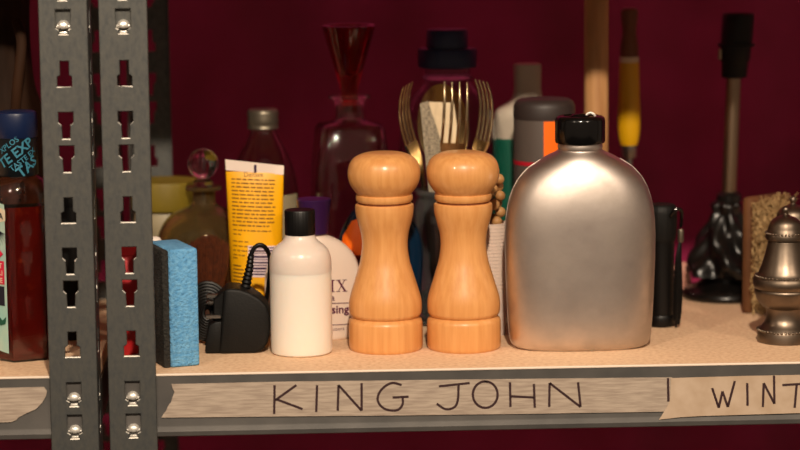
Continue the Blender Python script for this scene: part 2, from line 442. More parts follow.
# ------------------------------------------------------------------ pepper mills
MILL = [(0,0),(12,.2),(20,1),(29,5),(34,11),(36.2,19),(36,26),(34,33),(30,39.5),(27.5,42.5)]
def mill(px, yf, label, turn):
    b = stand(px, yf, 36.5); t = thing('pepper_mill', label, 'pepper mill', b, turn, 'turned wooden mills')
    y0 = yf-203; sh = 0
    # base ellipse front is lower than the axis foot: work from the axis point
    ya = 225 - F*((b-CAM).dot(up))/((b-CAM).dot(fw)); k = (ya-(y0+0))/203.0
    Y = lambda v: y0 + v*k*1.0
    pr = lambda L: pxprof(b, px, [(h, Y(v)) for h, v in L])
    fix = lambda L: [(r, max(z, 0)) for r, z in L]
    put('head', g_lathe(smooth_prof(pr(MILL), 4) + pr([(27,43.6),(28.3,44.4),(28.6,46.5),(28.3,49.5),(27,51)]), 56), 'beech', t)
    put('collar', g_lathe(pr([(20,50.8),(26,50.9),(26,53),(20,53.1)]), 48), 'groove_dark', t)
    put('body', g_lathe(pr([(20,53),(27.5,53),(29,54.2),(29.3,57)]) + smooth_prof(pr([(29.2,60),(28.6,65),(27,72),(24.3,82),(23,92),(23.2,101),(25,113),(28.4,125),(32,137),(35,147),(36.4,154),(36.6,161),(36.2,166)]), 4) + pr([(35,168.2),(33.5,169.5)]), 56), 'beech', t)
    zz = pr([(1,171.6)])[0][1]
    put('base', g_lathe(pr([(33,169.4),(34.8,171.2),(36.4,172.8),(37.1,175.5),(37.2,182)]) + [(37.2*mpp(b.y), .003), (36.6*mpp(b.y), .001), (35.8*mpp(b.y), 0)], 56), 'beech', t)
    return t
mill(386, 355, 'turned beech pepper mill beside the cream purple-capped bottle', .4)
mill(464, 354, 'turned beech pepper mill next to the metal canteen', 2.6)

# ------------------------------------------------------------------ canteen
b = stand(580, 352.5, 36); kq = mpp(b.y)
t = thing('canteen', 'silver aluminium canteen flask with black ribbed screw cap', 'canteen', b)
rows = [(21,146.5,21,2),(21.5,149,21,2),(25,151.5,23,2),(31,154,26,2),(40,159,29,2.1),(51,167,33,2.2),(60,177,36,2.3),(66,188,38.5,2.4),(70.5,202,40.5,2.5),(73,218,41,2.6),(73.8,235,41,2.6),(73.6,262,40.5,2.6),(72.6,290,40,2.6),(71.4,315,39.5,2.6),(70.2,333,38.5,2.6),(69,340,37.5,2.6),(66.5,345,35.5,2.6),(62,348,32,2.5)]
ya = 351 - 36*.2*0.98
rings = []
z0 = PY(580, 348, b.y).z
prA = [(a*kq*(1.022 if a > 40 else 1), d*kq*.95, PY(580, y, b.y).z, e) for a, y, d, e in rows]
zb = min(p[2] for p in prA); prA = [(a, d, (z-zb)*(prA[0][2]/(prA[0][2]-zb)), e) for a, d, z, e in prA]
for a, d, z, e in prA: rings.append(g_ring(a, d, z, 72, e))
rings = [g_ring(max(.001, prA[0][0]-.002), max(.001, prA[0][1]-.002), prA[0][2]+.0002, 72)] + rings
# shallow hollow on the rear, as a hip flask has
for R, (a, d, z, e) in zip(rings[1:], prA):
    hol = min(1, max(0, (prA[5][2]-z)/.02))
    for i, (x, y, zz) in enumerate(R):
        if y > 0: R[i] = (x, y - hol*.010*math.cos(min(1, abs(x)/a)*math.pi/2)**2, zz)
put('flask_body', g_loft(rings[::-1]), 'canteen_alu', t, smooth=60)
seam = [(-a, 0, max(z, .0012)) for a, d, z, e in prA[4:]][::-1]
for s in (-1, 1): put('seam', g_tube(curve_pts([(-s*(x+.0002), y, z) for x, y, z in seam], 3), .0006, 6), 'canteen_alu', t)
put('neck_ring', g_lathe(pxprof(b, 580, [(20.5,142),(21.8,143),(22.4,146),(21.8,148.6),(20.5,149)]), 40), 'canteen_alu', t)
cap = [(24.2,142.3),(24.9,140.5),(24.9,120.5),(24.0,117.4),(21.5,115.7),(18.5,115.3),(17.5,116.4),(1,116.6)]
rib = lambda a, z: 1 + (.018*math.copysign(1, math.sin(a*26)) if pxprof(b, 580, [(1, 121)])[0][1] > z > pxprof(b, 580, [(1, 140)])[0][1] else 0)
zr1, zr2 = pxprof(b, 580, [(1, 121)])[0][1], pxprof(b, 580, [(1, 140.2)])[0][1]
ribf = lambda a, z: 1 + (.016*math.copysign(1, math.sin(a*24)) if zr2 <= z <= zr1 else 0)
cp = put('screw_cap', g_lathe(pxprof(b, 580, cap), 144, ribf), 'black_gloss', t)
put('cap_boss', g_lathe([(.0075, -.001), (.0075, .001), (.006, .0022), (1e-5, .0026)], 28), 'black_gloss', cp, (0, 0, pxprof(b, 580, [(1, 116.6)])[0][1]))
put('chain_lug', g_tube([(.004*math.cos(a)+.008, .0, .004*math.sin(a)) for a in [i*math.pi/8 for i in range(9)]], .0011, 8), 'bright_zinc', cp, (0, -.004, pxprof(b, 580, [(1, 117.4)])[0][1]))

# ------------------------------------------------------------------ white bottle with black cap
b = stand(302, 358, 31); t = thing('plastic_bottle', 'translucent bottle of white liquid with black screw cap', 'bottle', b)
put('liquid', g_lathe([(28.5*mpp(b.y), 0), (30.3*mpp(b.y), .0012), (30.9*mpp(b.y), .004)] + pxprof(b, 302, [(31,330),(31,300),(31,278),(31,270.5)]), 56), 'milky', t)
put('bottle_body', g_lathe(pxprof(b, 302, [(31,270.5),(31.05,268)]) + smooth_prof(pxprof(b, 302, [(31,262),(30.3,256),(28,250),(23.5,245),(18.2,241),(15.2,236),(14.8,233)]), 4), 56), 'milky_empty', t)
zl = PY(302, 270, b.y).z
zc = [PY(302, y, b.y).z for y in (233, 209.5)]
put('screw_cap', g_lathe([(14.9*mpp(b.y), zc[0]-.001), (15.2*mpp(b.y), zc[0]), (15.2*mpp(b.y), zc[1]-.0012), (14.4*mpp(b.y), zc[1]), (1e-5, zc[1])], 96, lambda a, z: 1+(.008*math.copysign(1, math.sin(a*30)) if z < zc[1]-.001 else 0)), 'black_plastic', t)

# ------------------------------------------------------------------ cream cleanser bottle, purple cap
b = axis(314, .144); k = mpp(b.y); t = thing('cleanser_bottle', 'rounded cream toiletry bottle with flared purple cap', 'bottle', b)
def g_oval(px, base, rows, e=2.3, n=56):
    pr = [(h*mpp(base.y), d*mpp(base.y), max(0, PY(px, y, base.y).z), ) for h, y, d in rows]
    return pr, g_loft([g_ring(a, d, z, n, e) for a, d, z in pr])
rowsP = [(14,231,11),(14.4,235,11.5),(19,237,12),(28,241.5,13),(37,249.5,14),(44,260,15),(47.6,273,15.5),(48.8,286,16),(47.5,303,16),(44,320,16),(39,334,15.5),(36.8,337,15),(35,339,14)]
pr, g = g_oval(312, b, [tuple(r) for r in smooth_prof(rowsP, 3)]); zmin = pr[-1][2]
ztop = pr[0][2]; rs = lambda z: (z-zmin)*ztop/(ztop-zmin)
prP = [(a, d, rs(z)) for a, d, z in pr]; put('bottle_body', g_loft([g_ring(a, d, z, 56, 2.3) for a, d, z in prP][::-1]), 'cream_plastic', t, smooth=60)
zc = [PY(314, y, b.y).z for y in (233.5, 199)]
put('cap', g_lathe([(13.5*k, zc[0]), (14.2*k, zc[0]+.0004), (14.6*k, zc[0]+.008), (15.8*k, zc[0]*.35+zc[1]*.65), (17.3*k, zc[1]-.0004), (16.6*k, zc[1]+.0003), (10*k, zc[1]-.0012), (1e-5, zc[1]-.0016)], 48), 'purple', t, (1.6*k, 0, 0))
def front_y(prof, x, z, e):
    zs = [p[2] for p in prof]
    for i in range(len(prof)-1):
        z1, z2 = prof[i][2], prof[i+1][2]
        if min(z1, z2) <= z <= max(z1, z2):
            q = (z-z1)/(z2-z1) if z2 != z1 else 0; a = prof[i][0]+(prof[i+1][0]-prof[i][0])*q; d = prof[i][1]+(prof[i+1][1]-prof[i][1])*q
            return -d*max(0, 1-(min(1, abs(x)/a))**e)**(1/e)
    return 0
def decal(name, s, size, px, py, base, prof, e, m, parent, right=None, bold=0, raise_=0):
    v, f = flat_text(s, size, bold); p = PY(px, py, base.y); x0 = p.x-base.x; p = PY(px, py-raise_, base.y)
    if right: x0 -= max(a for a, _ in v)
    V = [(x0+a, front_y(prof, x0+a, p.z+c, e)-.0003, p.z+c) for a, c in v]
    return put(name, (V, f), m, parent, smooth=0, recalc=False)
def bars(name, rects, base, prof, e, m, parent):
    parts = []
    for (xa, xb, ya, yb, sk) in rects:
        n = max(1, int((xb-xa)/2)); V = []; Fc = []
        for i in range(n+1):
            for y in (ya, yb):
                xx = xa+(xb-xa)*i/n; p = PY(xx, y+sk*(xx-xa), base.y); x = p.x-base.x; V.append((x, front_y(prof, x, p.z, e)-.00025, p.z))
        for i in range(n): Fc.append((2*i, 2*i+1, 2*i+3, 2*i+2))
        parts.append((V, Fc))
    return put(name, join(parts), m, parent, smooth=0, recalc=False)
def serif(strokes):
    # slanted quads (x0, x1, y0, y1 at the left end, skew) in pixels on the bottle front
    V = []; Fc = []
    for q in strokes:
        k0 = len(V)
        for a, c in q:
            p = PY(a, c-3.6, b.y); x = p.x-b.x; V.append((x, front_y(prP, x, p.z, 2.3)-.0003, p.z))
        Fc.append(tuple(range(k0, k0+len(q))))
    return put('print', (V, Fc), 'purple_ink', t, smooth=0, recalc=False)
serif([[(331.2,281.5),(333,281.5),(333,292.5),(331.2,292.5)], [(329.6,281),(334.6,281),(334.6,281.8),(329.6,281.8)], [(329.6,292.2),(334.6,292.2),(334.6,293),(329.6,293)]])
serif([[(337,281.5),(339.2,281.5),(346,292.5),(343.8,292.5)], [(344,281.5),(344.9,281.5),(338.4,292.5),(337.5,292.5)], [(335.8,281),(340.4,281),(340.4,281.7),(335.8,281.7)], [(342.4,281),(346.6,281),(346.6,281.7),(342.4,281.7)], [(335.8,292.3),(340,292.3),(340,293),(335.8,293)], [(342.2,292.3),(347.2,292.3),(347.2,293),(342.2,293)]])
decal('print', 'a', .008, 334.5, 301.5, b, prP, 2.3, 'purple_ink', t, True, .0001, raise_=3.6)
decal('print', 'sing', .0098, 349, 314, b, prP, 2.3, 'purple_ink', t, True, .00025, raise_=3.6)
decal('print', 'users', .0046, 344, 331.5, b, prP, 2.3, 'purple_ink', t, True, raise_=3.6)
bars('print_line', [(300,352,300.3,301.2,0)], b, prP, 2.3, 'purple_ink', t); bars('print_line', [(300,349,321.8,322.6,0)], b, prP, 2.3, 'purple_ink', t)

# ------------------------------------------------------------------ yellow tube
b = axis(257, .180, 325); k = mpp(b.y); t = thing('cream_tube', 'yellow squeeze tube with printed text and pale crimped end', 'tube', b, rot=(0, 0, 0))
zt = PY(256, 162, b.y).z
secs = []
for q in np.linspace(0, 1, 22):
    z = .016 + (zt-.008-.016)*q
    a = (24.5 + 4.2*q)*k; d = (.0185*(1-q)**.75 + .0012)*1.0
    secs.append((a, d, z))
SL = -.075   # slant of the upper end, as the tube leans a little
def shear(g): return [(x + .012*(z/zt)*-.0, y, z) for x, y, z in g[0]], g[1]
rot_t = Matrix.Rotation(math.radians(4.5), 4, 'Y')
piv = Vector((0, 0, .0))
t.rotation_euler = (0, math.radians(0.2), 0)
put('tube_body', g_loft([g_ring(a, d, z, 48, 2.0) for a, d, z in secs]), 'tube_yellow', t, smooth=60)
cr = []
a0 = secs[-1][0]
V, Fc = g_prism([(-a0, secs[-1][2]+.0012), (a0, secs[-1][2]-.0035), (a0+.0004, secs[-1][2]+.0045), (-a0-.0004, secs[-1][2]+.0105)], -.0014, .0014, .0004, 1)
put('crimp', (V, Fc), 'tube_crimp', t, smooth=30)
put('notch_mark', g_box(.0022, .0006, .007, (.0005, -.0016, secs[-1][2]+.0022), .0002, 1), 'purple', t, smooth=0)
put('screw_cap', g_lathe([(.0185, 0), (.019, .0008), (.019, .0135), (.0175, .0165), (1e-5, .0165)], 48), 'tube_crimp', t)
rl = []
R2 = random.Random(3)
for i in range(13):
    y = 178+i*3.75; x = 231+i*.12
    end = 275 if i < 12 else 269
    while x < end-2:
        wl = R2.uniform(2.2, 7.5); rl.append((x, min(end, x+wl), y+(x-231)*.03, y+1.25+(x-231)*.03, .03)); x += wl+1.2
for y, x0, x1 in ((228,233,271),(232,233,241),(239,233,250),(243.5,233,264),(248,233,268),(252.5,233,245),(255.5,233,238)):
    x = x0
    while x < x1-2:
        wl = R2.uniform(2, 6); rl.append((x, min(x1, x+wl), y+(x-231)*.03, y+1.05+(x-231)*.03, .03)); x += wl+1.1
for i in range(6): rl.append((233, 243+R2.uniform(-2, 2), 263+i*3.6, 264.3+i*3.6, .03))
bars('print', rl, b, secs, 2.0, 'tube_ink', t)
decal('print', 'Deluxe', .0058, 243, 176.5, b, secs, 2.0, 'tube_ink', t)
bars('barcode_panel', [(248,279,243.5,274,.02)], b, secs, 2.0, 'barcode_white', t)
bc = bars('barcode', [(249,278,y,y+h,.02) for y, h in ((245,1),(247.5,1.5),(250.5,.8),(253,2.2),(256.5,.8),(259,1.6),(262,1),(264.5,2),(268,1),(270.5,1.4))], b, secs, 2.0, 'purple', t)
bc.location.y = -.0002

# ------------------------------------------------------------------ sponge
sp0 = GND(171, 368); k = mpp(sp0.y)
zt = PY(170, 250, sp0.y).z; wS = 30.5*k; dS = .055
g1 = GND(169.5, 367.5); 
ang = math.radians(19)
t = thing('sponge', 'blue kitchen sponge with dark scouring pad standing on end', 'sponge', sp0, ang)
PADT = .006
put('foam', g_box(wS, dS, zt, (wS/2, dS/2, zt/2), .0022, 3), 'sponge_blue', t)
V, Fc = g_box(PADT, dS, zt*.996, (-PADT/2+.0004, dS/2+.0004, zt*.498), .0018, 2); put('scouring_pad', (V, Fc), 'scourer', t)

# ------------------------------------------------------------------ power adapter
Yf = GND(235, 354).y; k = mpp(Yf); bx = PY(238, 354, Yf)
t = thing('power_adapter', 'black mains power adapter with pins turned sideways and cable', 'power adapter', (bx.x, Yf, 0))
loc = lambda a, c: (PY(a, c, Yf).x-bx.x, max(0, PY(a, c, Yf).z))
outl = [loc(*p) for p in ((223.5,290),(230,288.5),(240,289.5),(250,293),(260,299),(267,306.5),(270,315),(270.5,330),(268,343),(262,351),(255,354),(219,354),(221,325))]
put('adapter_body', g_prism(outl, 0, .036, .0035, 3), 'black_matt', t)
put('plug_block', g_prism([loc(*p) for p in ((205,354),(205.5,340),(208,326),(216,322),(223,322),(222,354))], .002, .034, .002, 2), 'black_matt', t)
for (a, c, y) in ((212.5,300,.020),(212,318,.006),(212.5,308,.029)):
    x, z = loc(a, c); put('pin', g_box(.013, .006, .003, (x+.001, y, z), .0006, 1), 'steel', t, smooth=0)
put('pin_wall', g_prism([loc(*p) for p in ((213,302),(224,292),(224,330),(213,330))], .010, .032, .001, 1), 'black_matt', t)
cab = [(245,291),(247,280),(249.5,268),(251,256),(254,248.5),(259,245),(264,246.5),(268,252),(270,260),(269,280),(266,302),(260,330)]
cy = [.020,.020,.020,.020,.020,.020,.021,.024,.029,.036,.0392,.0392]
C3 = [(PY(a, c, Yf+y).x-bx.x, y, max(.004, PY(a, c, Yf+y).z)) for (a, c), y in zip(cab, cy)]
C3s = curve_pts(C3, 6)
sr = []
nst = 20; st = C3s[:nst]
put('cable', g_tube(C3s, .0019, 10), 'black_plastic', t)
put('strain_relief', g_tube(st, [(.0052-.0026*i/nst)*(1.0 if i % 2 else .78) for i in range(nst)], 14), 'black_plastic', t, smooth=25)
# coiled flex lying behind the plug pins
for i in range(9):
    cx, cz = loc(206, 318); rr = .005+.0024*i
    pts = [(cx+.75*rr*math.cos(a), .0385+.0012*i+.001*math.sin(a), max(.003, .0275+rr*math.sin(a))) for a in [j*2*math.pi/28 for j in range(29)]]
    put('cable_coil', g_tube(pts, .0019, 8), 'black_plastic', t)

# ------------------------------------------------------------------ shaving brush
b = axis(210, .168, 330); k = mpp(b.y); t = thing('shaving_brush', 'reddish-brown bristled brush with pale handle before the stoppered bottle', 'brush', b)
zs = PY(208, 290, b.y).z
put('handle', g_lathe(smooth_prof([(.013, 0), (.0145, .003), (.014, .010), (.0095, .018), (.0085, .026), (.0115, zs-.006), (.013, zs)], 4), 40), 'white_plastic', t)
parts = []; R3 = random.Random(5); zb = PY(208, 236, b.y).z
for i in range(520):
    a = R3.uniform(0, 2*math.pi); q = math.sqrt(R3.random()); r1 = .0115*q; r2 = .0185*q; top = zb-(.010*q*q)+R3.uniform(-.002, .002)
    m1 = .0165*q
    parts.append(g_tube([(r1*math.cos(a), r1*math.sin(a), zs-.002), (m1*math.cos(a), m1*math.sin(a), (zs+top)/2), (r2*math.cos(a+.05), r2*math.sin(a+.05), top)], [.0007, .0007, .0003], 3))
tag(put('bristles', join(parts), 'bristle_brown', t, smooth=0, recalc=False), kind='stuff')

# ------------------------------------------------------------------ brown bottle with ball stopper
b = axis(206, .236, 300); t = thing('stoppered_bottle', 'round brown glass bottle with a clear ball stopper', 'bottle', b)
k = mpp(b.y)
zz = lambda y: PY(206, y, b.y).z
body = [(11,187),(12,188),(11.5,194),(12.5,203),(18,207),(30,212),(40,221),(46,233),(48.5,248),(49,265),(47,285),(43,297)]
pp = pxprof(b, 206, body); pp = [(r, z-0.0) for r, z in pp] + [(40*k, .0015), (38*k, 0)]
pp = smooth_prof(pp, 3)
inn = [(max(r-.0028, .001), z) for r, z in pp if z > .006] + [(36*k, .005), (1e-5, .005)]
put('bottle_body', g_lathe([(1e-5, 0)] + pp[::-1] + inn, 64), 'amber_glass', t, smooth=60)
put('rim', g_lathe([(11.5*k, zz(190)), (18*k, zz(189.5)), (18.4*k, zz(187.5)), (17*k, zz(186)), (11.5*k, zz(186))], 40), 'amber_glass', t)
put('stopper_plug', g_lathe([(8.6*k, zz(204)), (9.5*k, zz(190)), (10*k, zz(181)), (7*k, zz(179)), (1e-5, zz(179))], 32), 'clear_glass', t)
rb = 15.4*k; put('ball', g_lathe([(rb*math.sin(a)+1e-5, zz(163.5)-rb*math.cos(a)) for a in [i*math.pi/24 for i in range(25)]], 48), 'clear_glass', t)

# ------------------------------------------------------------------ jar with mustard lid, white-topped jar, red tin
b = axis(168, .304, 300); k = mpp(b.y); t = thing('storage_jar', 'squat jar with mustard yellow lid behind the brown bottle', 'jar', b)
zz = lambda y: PY(160, y, b.y).z
put('jar_body', g_lathe([(30*k, 0), (32*k, .002), (32.5*k, zz(225)), (31*k, zz(212)), (28*k, zz(207)), (1e-5, zz(207))], 48), 'pale_jar', t)
put('lid', g_lathe([(33.5*k, zz(208)), (34*k, zz(206)), (34*k, zz(183)), (32.5*k, zz(180)), (1e-5, zz(179))], 64, lambda a, z: 1+.006*math.sin(a*40)), 'mustard', t)
b = axis(157, .150, 330); k = mpp(b.y); t = thing('pill_bottle', 'small bottle with rounded white cap peeping over the blue sponge', 'bottle', b)
zz = lambda y: PY(157, y, b.y).z
put('bottle_body', g_lathe([(11*k, 0), (12*k, .001), (12*k, zz(262)), (8*k, zz(255)), (7*k, zz(248)), (1e-5, zz(248))], 32), 'pale_jar', t)
put('cap', g_lathe([(7*k, zz(249)), (7.5*k, zz(248)), (7.2*k, zz(241)), (5*k, zz(237.5)), (2*k, zz(236.5)), (1e-5, zz(236.4))], 32), 'white_plastic', t)
b = axis(129.5, .106, 345); k = mpp(b.y); t = thing('red_tin', 'bright red tin showing through the slots of the right upright', 'tin', b)
zz = lambda y: PY(130, y, b.y).z
put('tin_body', g_loft([g_ring(a, d, z, 48, 6) for a, d, z in ((18*k, .022, 0), (18.6*k, .0225, .001), (18.6*k, .0225, zz(250)), (18*k, .022, zz(249)))]), 'red_tin', t)
put('lid', g_loft([g_ring(a, d, z, 48, 6) for a, d, z in ((19.2*k, .0232, zz(251)), (19.2*k, .0232, zz(243)), (18*k, .022, zz(242)))]), 'red_tin', t)

# ------------------------------------------------------------------ clear bottle with metal cap
b = axis(266, .296, 290); k = mpp(b.y); t = thing('glass_bottle', 'clear glass bottle with dull metal screw cap behind the yellow tube', 'bottle', b)
zz = lambda y: PY(266, y, b.y).z
pp = smooth_prof([(30*k, 0), (32.5*k, .003), (33.5*k, .02), (34*k, zz(220)), (34*k, zz(190)), (31*k, zz(172)), (25*k, zz(155)), (18*k, zz(141)), (14*k, zz(133)), (12.5*k, zz(126)), (12.5*k, zz(116))], 4)
put('bottle_body', g_lathe([(1e-5, 0)] + pp + [(max(r-.0022, .001), z) for r, z in pp[::-1] if z > .005] + [(1e-5, .005)], 56), 'clear_glass', t, smooth=60)
put('screw_cap', g_lathe([(15.3*k, zz(128.5)), (15.8*k, zz(127.5)), (15*k, zz(125.5)), (15*k, zz(123)), (15.8*k, zz(121)), (15*k, zz(118)), (15.6*k, zz(113)), (14.8*k, zz(110)), (13*k, zz(108.6)), (1e-5, zz(108.6))], 60), 'pewter_cap', t)
prg = [(34.15*k, 34.15*k, zz(226)), (34.15*k, 34.15*k, zz(190))]
V = []; Fc = []
for i in range(13):
    a = -math.pi/2 + .15 + i*.09
    for z in (zz(235), zz(192)): V.append((34.5*k*math.cos(a), 34.5*k*math.sin(a), z))
for i in range(12): Fc.append((2*i, 2*i+2, 2*i+3, 2*i+1))
put('label', (V, Fc), 'pale_jar', t)

# ------------------------------------------------------------------ decanter with red stopper
b = axis(352, .285, 290); k = mpp(b.y); t = thing('decanter', 'square clear glass decanter with tall dark red cone stopper', 'decanter', b)
zz = lambda y: PY(352, y, b.y).z
outer = [(36,36,0,5),(38,38,.003,5),(38.5,38.5,zz(200),5),(37,37,zz(165),5),(33,33,zz(128),5),(30,30,zz(123.5),4),(20,20,zz(121.5),2.6),(15.5,15.5,zz(119),2),(15,15,zz(112),2),(15,15,zz(102),2),(17,17,zz(99),2),(21,21,zz(97.5),2),(21,21,zz(95.5),2),(16,16,zz(94.5),2)]
O = [g_ring((a*k if i < 99 else a), d*k, z, 56, e, 0, 0, .12) for i, (a, d, z, e) in enumerate(outer)]
I = [g_ring((a-3.2)*k, (d-3.2)*k, z-(.0 if z > .01 else -.004), 56, e, 0, 0, .12) for a, d, z, e in outer[1:-3]][::-1]
I = [g_ring(10.5*k, 10.5*k, zz(95.2), 56), g_ring(10.5*k, 10.5*k, zz(103), 56)] + I[1:]
put('decanter_body', g_loft(O + I), 'clear_glass', t, smooth=50)
put('stopper', g_lathe([(7.5*k, zz(112)), (8.6*k, zz(100)), (8.4*k, zz(93)), (9.5*k, zz(86)), (26*k, zz(27.5)), (26.2*k, zz(25.5)), (24*k, zz(24.6)), (22.4*k, zz(25)), (8*k, zz(72)), (1e-5, zz(76))], 48), 'red_glass', t)

# ------------------------------------------------------------------ glass jar with cutlery
b = axis(452, .206, 320); JB = b; k = mpp(b.y); t = thing('glass_jar', 'clear glass jar holding forks behind the two mills', 'jar', b)
zz = lambda y: PY(452, y, b.y).z
pp = [(33*k, 0), (35.5*k, .002), (36.5*k, .006), (38*k, zz(270)), (38.5*k, zz(215)), (36*k, zz(203)), (34.5*k, zz(197)), (36*k, zz(193)), (36*k, zz(190)), (35*k, zz(188.5))]
put('jar_body', g_lathe([(1e-5, 0)] + smooth_prof(pp, 3) + [(max(r-.0022, .001), z) for r, z in smooth_prof(pp, 3)[::-1] if z > .008] + [(31.5*k, .0085), (1e-5, .008)], 56), 'grey_glass', t, smooth=60)
FORK = {}
def fork(label, loc, rot, zrot, tip_h):
    t = thing('fork', label, 'fork', loc, group='forks in the glass jar'); t.rotation_euler = rot
    H = tip_h
    if not FORK:
        # local: z up along the handle, tines on top, head faces -y
        HW = .0115; th = H-.052
        def sweep(zs, ws, ys, tk=.0011):
            rings = [[(-w_, y-tk, z), (w_, y-tk, z), (w_, y+tk, z), (-w_, y+tk, z)] for z, w_, y in zip(zs, ws, ys)]; return g_loft(rings)
        zs = [.0, .006, .04, .09, th-.028, th-.016, th-.006, th]; ws = [.004, .007, .0055, .003, .0026, .0055, HW*.92, HW]; ys = [0, 0, 0, .001, .002, .0, -.003, -.0045]
        FORK['handle'] = sweep(zs, ws, ys, .0011)
        FORK['tine'] = g_tube(curve_pts([(0, -.0042, th-.002), (0, -.0062, th+.012), (0, -.0062, th+.028), (0, -.003, th+.042), (0, .0015, th+.052)], 4), [.0013]*8+[.0011]*4+[.0009]*3+[.0007]*2, 8)
    hd = put('handle', FORK['handle'], 'cutlery', t, smooth=50)
    me = None
    for i in range(4):
        x = -.0099+i*.0066
        if me is None: o = put('tine', FORK['tine'], 'cutlery', t, (x, 0, 0)); me = o.data
        else: o = link(bpy.data.objects.new('tine', me), t); o.location = (x, 0, 0)
    return t
FL = .205
def fork_at(label, px_tip, py_tip, Yt, foot, zrot):
    tip = PY(px_tip, py_tip, Yt); ft = Vector((b.x+foot[0], b.y+foot[1], .0112)); d = (tip-ft)
    zx = d.normalized(); wx = Vector((math.cos(zrot), math.sin(zrot), 0)); wx = (wx-zx*wx.dot(zx)).normalized()
    q = Matrix((wx, zx.cross(wx), zx)).transposed()     # width axis turned by zrot in plan
    return fork(label, ft, q.to_euler(), 0, d.length)
fork_at('silver fork leaning left in the glass jar, seen edge-on', 406.5, 84, .194, (-.010, .004), math.radians(243))
fork_at('silver fork in the middle of the glass jar, tines facing front', 456, 85, .184, (-.011, -.008), math.radians(8))
fork_at('silver fork leaning right in the glass jar, seen edge-on', 482, 84, .196, (.011, -.006), math.radians(116))
# serving spoon, bowl turned to the front
tp = PY(440, 84, .218); ft = Vector((b.x+.005, b.y+.012, .0115)); d = tp-ft; L = d.length
t = thing('serving_spoon', 'large metal serving spoon standing behind the forks', 'spoon', ft); zx = d.normalized(); wx = (Vector((1, 0, 0))-zx*zx.x).normalized(); t.rotation_euler = Matrix((wx, zx.cross(wx), zx)).transposed().to_euler()
V = []; Fc = []; n = 20; BL = .074; BW = .0225; zc = L-BL/2
for side in (0, 1):
    for i in range(n+1):
        rr = i/n
        for j in range(36):
            a = 2*math.pi*j/36; x = BW*rr*math.cos(a); z = zc+BL/2*rr*math.sin(a)*(1 if math.sin(a) > 0 else 1)
            V.append((x, .011*(1-rr*rr) + (.0012 if side else 0), z))
N1 = (n+1)*36
for side in (0, 1):
    for i in range(n):
        for j in range(36):
            q = (side*N1+i*36+j, side*N1+i*36+(j+1) % 36, side*N1+(i+1)*36+(j+1) % 36, side*N1+(i+1)*36+j); Fc.append(q if side else q[::-1])
for j in range(36): Fc.append((n*36+j, n*36+(j+1) % 36, N1+n*36+(j+1) % 36, N1+n*36+j))
put('bowl', (V, Fc), 'cutlery', t, smooth=60)
put('handle', g_tube(curve_pts([(0, 0, L-BL+.002), (0, .004, L-BL-.012), (0, .002, L-BL-.05), (0, 0, 0)], 5), [.0032]*16, 10), 'cutlery', t)
# two paper cards tucked behind the tines
def card(label, pts, Y, m, dy):
    P = [PY(a, c, Y) for a, c in pts]; c0 = P[0]; base = Vector((sum(p.x for p in P)/len(P), Y, min(p.z for p in P)))
    g = g_prism([(p.x-base.x, p.z-base.z) for p in P], 0, .0006)
    o = put('paper_card', g, m, None, base, smooth=0); o.rotation_euler = (dy, 0, 0); return tag(o, label, 'card')
card('plain cream paper card tucked among the forks', ((429,102),(454,103),(457,125),(455,196),(436,196)), .2000, 'card', -.03)
card('printed newspaper strip tucked between the forks', ((420,104),(428,101),(441,140),(436,194),(429,194)), .1970, 'newsprint', -.03)

# ------------------------------------------------------------------ teal bottle with orange label
b = axis(381, .176, 320); k = mpp(b.y); t = thing('detergent_bottle', 'dark teal bottle with bright orange label behind the left mill', 'bottle', b)
zz = lambda y: PY(381, y, b.y).z
prT = [(a*k, d*k, z) for a, d, z in [(33,17,0),(36,19,.003),(38,20,zz(318)),(42,21,zz(280)),(43,21,zz(255)),(40,20,zz(234)),(33,18,zz(219)),(25,15,zz(208)),(14,12,zz(203)),(11,11,zz(200)),(11,11,zz(192))]]
prT = [tuple(p) for p in smooth_prof(prT, 3)]
put('bottle_body', g_loft([g_ring(a, d, z, 56, 2.3) for a, d, z in prT]), 'navy_teal', t, smooth=60)
put('cap', g_lathe([(12.5*k, zz(195)), (13*k, zz(194)), (12.5*k, zz(172)), (11*k, zz(170)), (1e-5, zz(170))], 40), 'dark_blue', t)
def patch(name, f_edge, y0, y1, m, parent, off):
    V = []; Fc = []; nu, nv = 16, 12
    for j in range(nv+1):
        y = y0+(y1-y0)*j/nv; z = zz(y); hw = f_edge(y)*k
        for i in range(nu+1):
            x = hw*(-1+1.25*i/nu); V.append((x, front_y(prT, x, z, 2.3)-off, z))
    for j in range(nv):
        for i in range(nu): q = j*(nu+1)+i; Fc.append((q, q+1, q+nu+2, q+nu+1))
    return put(name, (V, Fc), m, parent, smooth=60)
we = lambda y: max(2, np.interp(y, [213, 219, 234, 252], [16, 29, 38, 41])-.5)
patch('label', we, 216, 252, 'orange', t, .0006)
patch('label_foot', we, 252, 262, 'dark_red', t, .0006)

